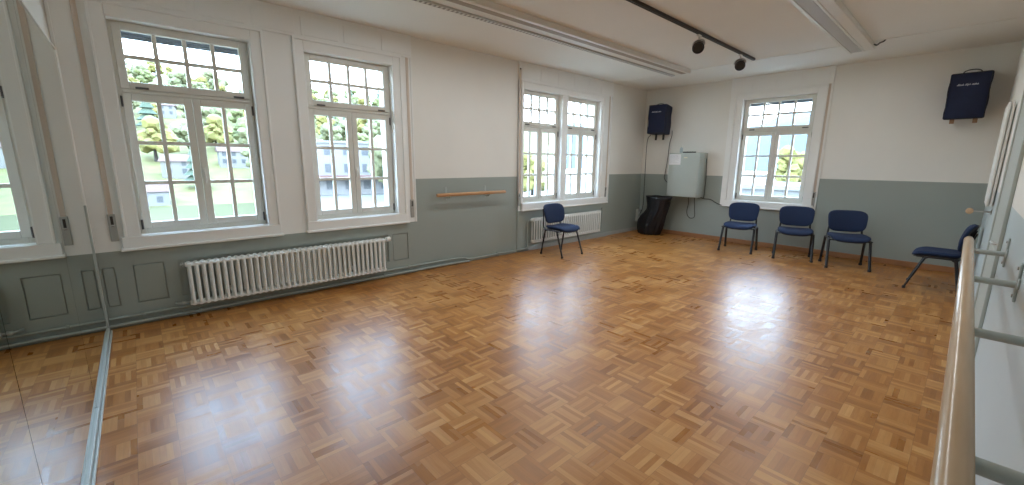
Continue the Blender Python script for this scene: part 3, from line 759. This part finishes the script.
hs = [(h_[0], h_[1]-33, h_[2]*.8, h_[3]*.8, h_[4]*.8) for h_ in hs[::2]+hs[7:8]]
tl = []
for i in range(2600):
    if len(tl) >= 190: break
    az = rr.uniform(60, 110); d_ = D0+9+rr.random()**.8*250
    q = pol(az, d_, 0)
    if any((q-pol(a2, d2, 0)).length < 12.5 for a2, d2, *_ in tl) or any((q-pol(h_[0], h_[1], 0)).length < 12 for h_ in hs): continue
    tl.append((az, d_, hz(az, d_)-.3, rr.choice((0, 1, 1, 3, 3, 2)), rr.uniform(1.2, 2.1)))
for az, d_, z, k, s_ in tl:
    if protos[k] is None: protos[k] = o = tree_proto(k)
    else: o = copy_tree(protos[k])
    o['label'] = KL[k]; o['group'] = 'trees on the far hillside'
    o.location = pol(az, d_, z); o.rotation_euler = (0, 0, rr.uniform(0, 6)); o.scale = (s_*1.15, s_*1.15, s_)
# nearer trees among the houses on this shore
for az, d_, k, s_, lab in ((14.2, 95, 0, 1.25, 'bright yellow tree outside the end window'), (20.5, 75, 3, .75, 'small pale tree at the left of the end window view'),
        (64.0, 62, 3, 1.3, 'pale tree right of the white building, outside the second window'), (61.5, 70, 1, 1.3, 'green tree at the right edge of the second window view'), (52, 55, 3, 1.2, 'pale green tree outside the double window'),
        (45.0, 60, 0, 1.0, 'yellow tree outside the double window'), (76.5, 120, 3, 1.9, 'tall pale tree left of the white building outside the second window')):
    o = copy_tree(protos[k]); o['label'] = lab; del o['group']
    o.location = pol(az, d_, -4.1); o.scale = (s_, s_, s_)

def house(az, d_, z, w, l, h, rz, label, group=None, roof='hroof', wallm='hwall', storeys=2, flat=False, awn=False):
    t = thing('house', label, 'house', pol(az, d_, z), rz, group)
    bx('walls', M[wallm], t, -w/2, w/2, -l/2, l/2, -2.5, h)
    b = nb()
    if flat: box(b, -w/2-.3, w/2+.3, -l/2-.3, l/2+.3, h, h+.35)
    else:
        v = [b.verts.new(c) for c in ((-w/2-.5, -l/2-.5, h-.1), (w/2+.5, -l/2-.5, h-.1), (w/2+.5, l/2+.5, h-.1), (-w/2-.5, l/2+.5, h-.1), (-w/2-.5, 0, h+l*.32), (w/2+.5, 0, h+l*.32))]
        for f in ((0, 1, 5, 4), (2, 3, 4, 5), (0, 4, 3), (1, 2, 5), (0, 3, 2, 1)): b.faces.new([v[i] for i in f])
    obj('roof', b, M[roof], t)
    nw = max(2, int(w/2.6))
    for s in range(storeys):
        for k in range(nw):
            x = -w/2+(k+.5)*w/nw; zz = .9+s*(h/storeys)
            bx('window', M['hwin'], t, x-.55, x+.55, -l/2-.06, -l/2+.05, zz, zz+1.35)
    if awn: bx('awning', M['redband'], t, -w/2, w/2, -l/2-1.6, -l/2, h*.30, h*.30+.7)
    return t
for az, d_, w, l, h in hs:
    house(az, d_, hz(az, d_), w, l, h, R(az-90)+rr.uniform(-.3, .3), 'pale plastered house with a red roof on the hillside across the lake', 'houses on the far hillside')
house(89.2, 126, -9, 7, 6, 3.4, 0, 'low white boathouse on the far shore of the lake', None, 'hroof', 'block', 1)
house(70.5, 78, -4, 17, 9, 8.3, R(-18), 'white flat-roofed block with a red awning outside the second window', None, 'block', 'block', 3, True, True)
house(17.5, 46, -4, 14, 9, 3.4, R(-78), 'low white building outside the end window', None, 'block', 'block', 1, True)

# ------------------------------------------------------------------ light
w = bpy.data.worlds.new('sky'); S.world = w; w.use_nodes = True; nt = w.node_tree
bg = nt.nodes['Background']; tc = nt.nodes.new('ShaderNodeTexCoord'); sp = nt.nodes.new('ShaderNodeSeparateXYZ'); nt.links.new(tc.outputs['Generated'], sp.inputs[0])
cr = nt.nodes.new('ShaderNodeValToRGB'); nt.links.new(sp.outputs['Z'], cr.inputs[0])
cr.color_ramp.elements[0].position = 0; cr.color_ramp.elements[0].color = (.76, .88, 1, 1)
cr.color_ramp.elements[1].position = .6; cr.color_ramp.elements[1].color = (.46, .67, 1, 1)
nt.links.new(cr.outputs[0], bg.inputs[0]); bg.inputs[1].default_value = 20.0
sun = bpy.data.lights.new('sun', 'SUN'); sun.energy = 2.6; sun.angle = R(2); sun.color = (1, .95, .86)
so = bpy.data.objects.new('sun', sun); COL.objects.link(so); so.rotation_euler = Vector((.35, 1., -.75)).to_track_quat('-Z', 'Y').to_euler()
def portal(x, y, z, sx, sz, direction):
    l = bpy.data.lights.new('window_portal', 'AREA'); l.shape = 'RECTANGLE'; l.size = sx; l.size_y = sz; l.cycles.is_portal = True
    o = bpy.data.objects.new('window_portal', l); COL.objects.link(o); o.location = (x, y, z); o.rotation_euler = Vector(direction).to_track_quat('-Z', 'Z').to_euler()
zc = (ZB+ZT)/2
for x0, x1 in OPN: portal((x0+x1)/2, 5.38, zc, x1-x0, ZT-ZB, (0, -1, 0))
portal(8.84, (EY0+EY1)/2, zc, EY1-EY0, ZT-ZB, (-1, 0, 0))

FILL = 38.  # fill lights added under the switched-off ceiling strips to brighten the walls
for yc, x0, x1 in ((3.60, 1.25, 7.0), (1.27, 1.25, 7.3)):
    l = bpy.data.lights.new('added_fill', 'AREA'); l.shape = 'RECTANGLE'; l.size = x1-x0; l.size_y = .1; l.energy = FILL; l.color = (.92, .97, 1.)
    o = bpy.data.objects.new('added_fill', l); COL.objects.link(o); o.location = ((x0+x1)/2, yc, H-.085)

# ------------------------------------------------------------------ camera (1024 x 485)
cam = bpy.data.cameras.new('camera'); co = bpy.data.objects.new('camera', cam); COL.objects.link(co)
pitch, yaw, roll = -.193011, .833626, .0080085
F = Vector((math.cos(pitch)*math.cos(yaw), math.cos(pitch)*math.sin(yaw), math.sin(pitch)))
Rt = Vector((math.sin(yaw), -math.cos(yaw), 0)); U = Rt.cross(F)
R2 = Rt*math.cos(roll)+U*math.sin(roll); U2 = -Rt*math.sin(roll)+U*math.cos(roll)
mw = Matrix((R2, U2, -F)).transposed().to_4x4(); mw.translation = (0, 0, 1.5)
co.matrix_world = mw
cam.sensor_fit = 'HORIZONTAL'; cam.sensor_width = 36; cam.lens = 36*410.87/1024; cam.clip_start = .02; cam.clip_end = 3000
S.camera = co
S.view_settings.view_transform = 'Standard'; S.view_settings.look = 'None'; S.view_settings.gamma = 1; S.view_settings.use_curve_mapping = False
S.view_settings.exposure = 0.
S.cycles.use_denoising = True
try:
    S.cycles.denoising_prefilter = 'ACCURATE'; S.cycles.denoising_input_passes = 'RGB_ALBEDO_NORMAL'
except Exception: pass
S.cycles.max_bounces = 14; S.cycles.diffuse_bounces = 10; S.cycles.glossy_bounces = 6; S.cycles.transparent_max_bounces = 12
S.cycles.sample_clamp_indirect = 12
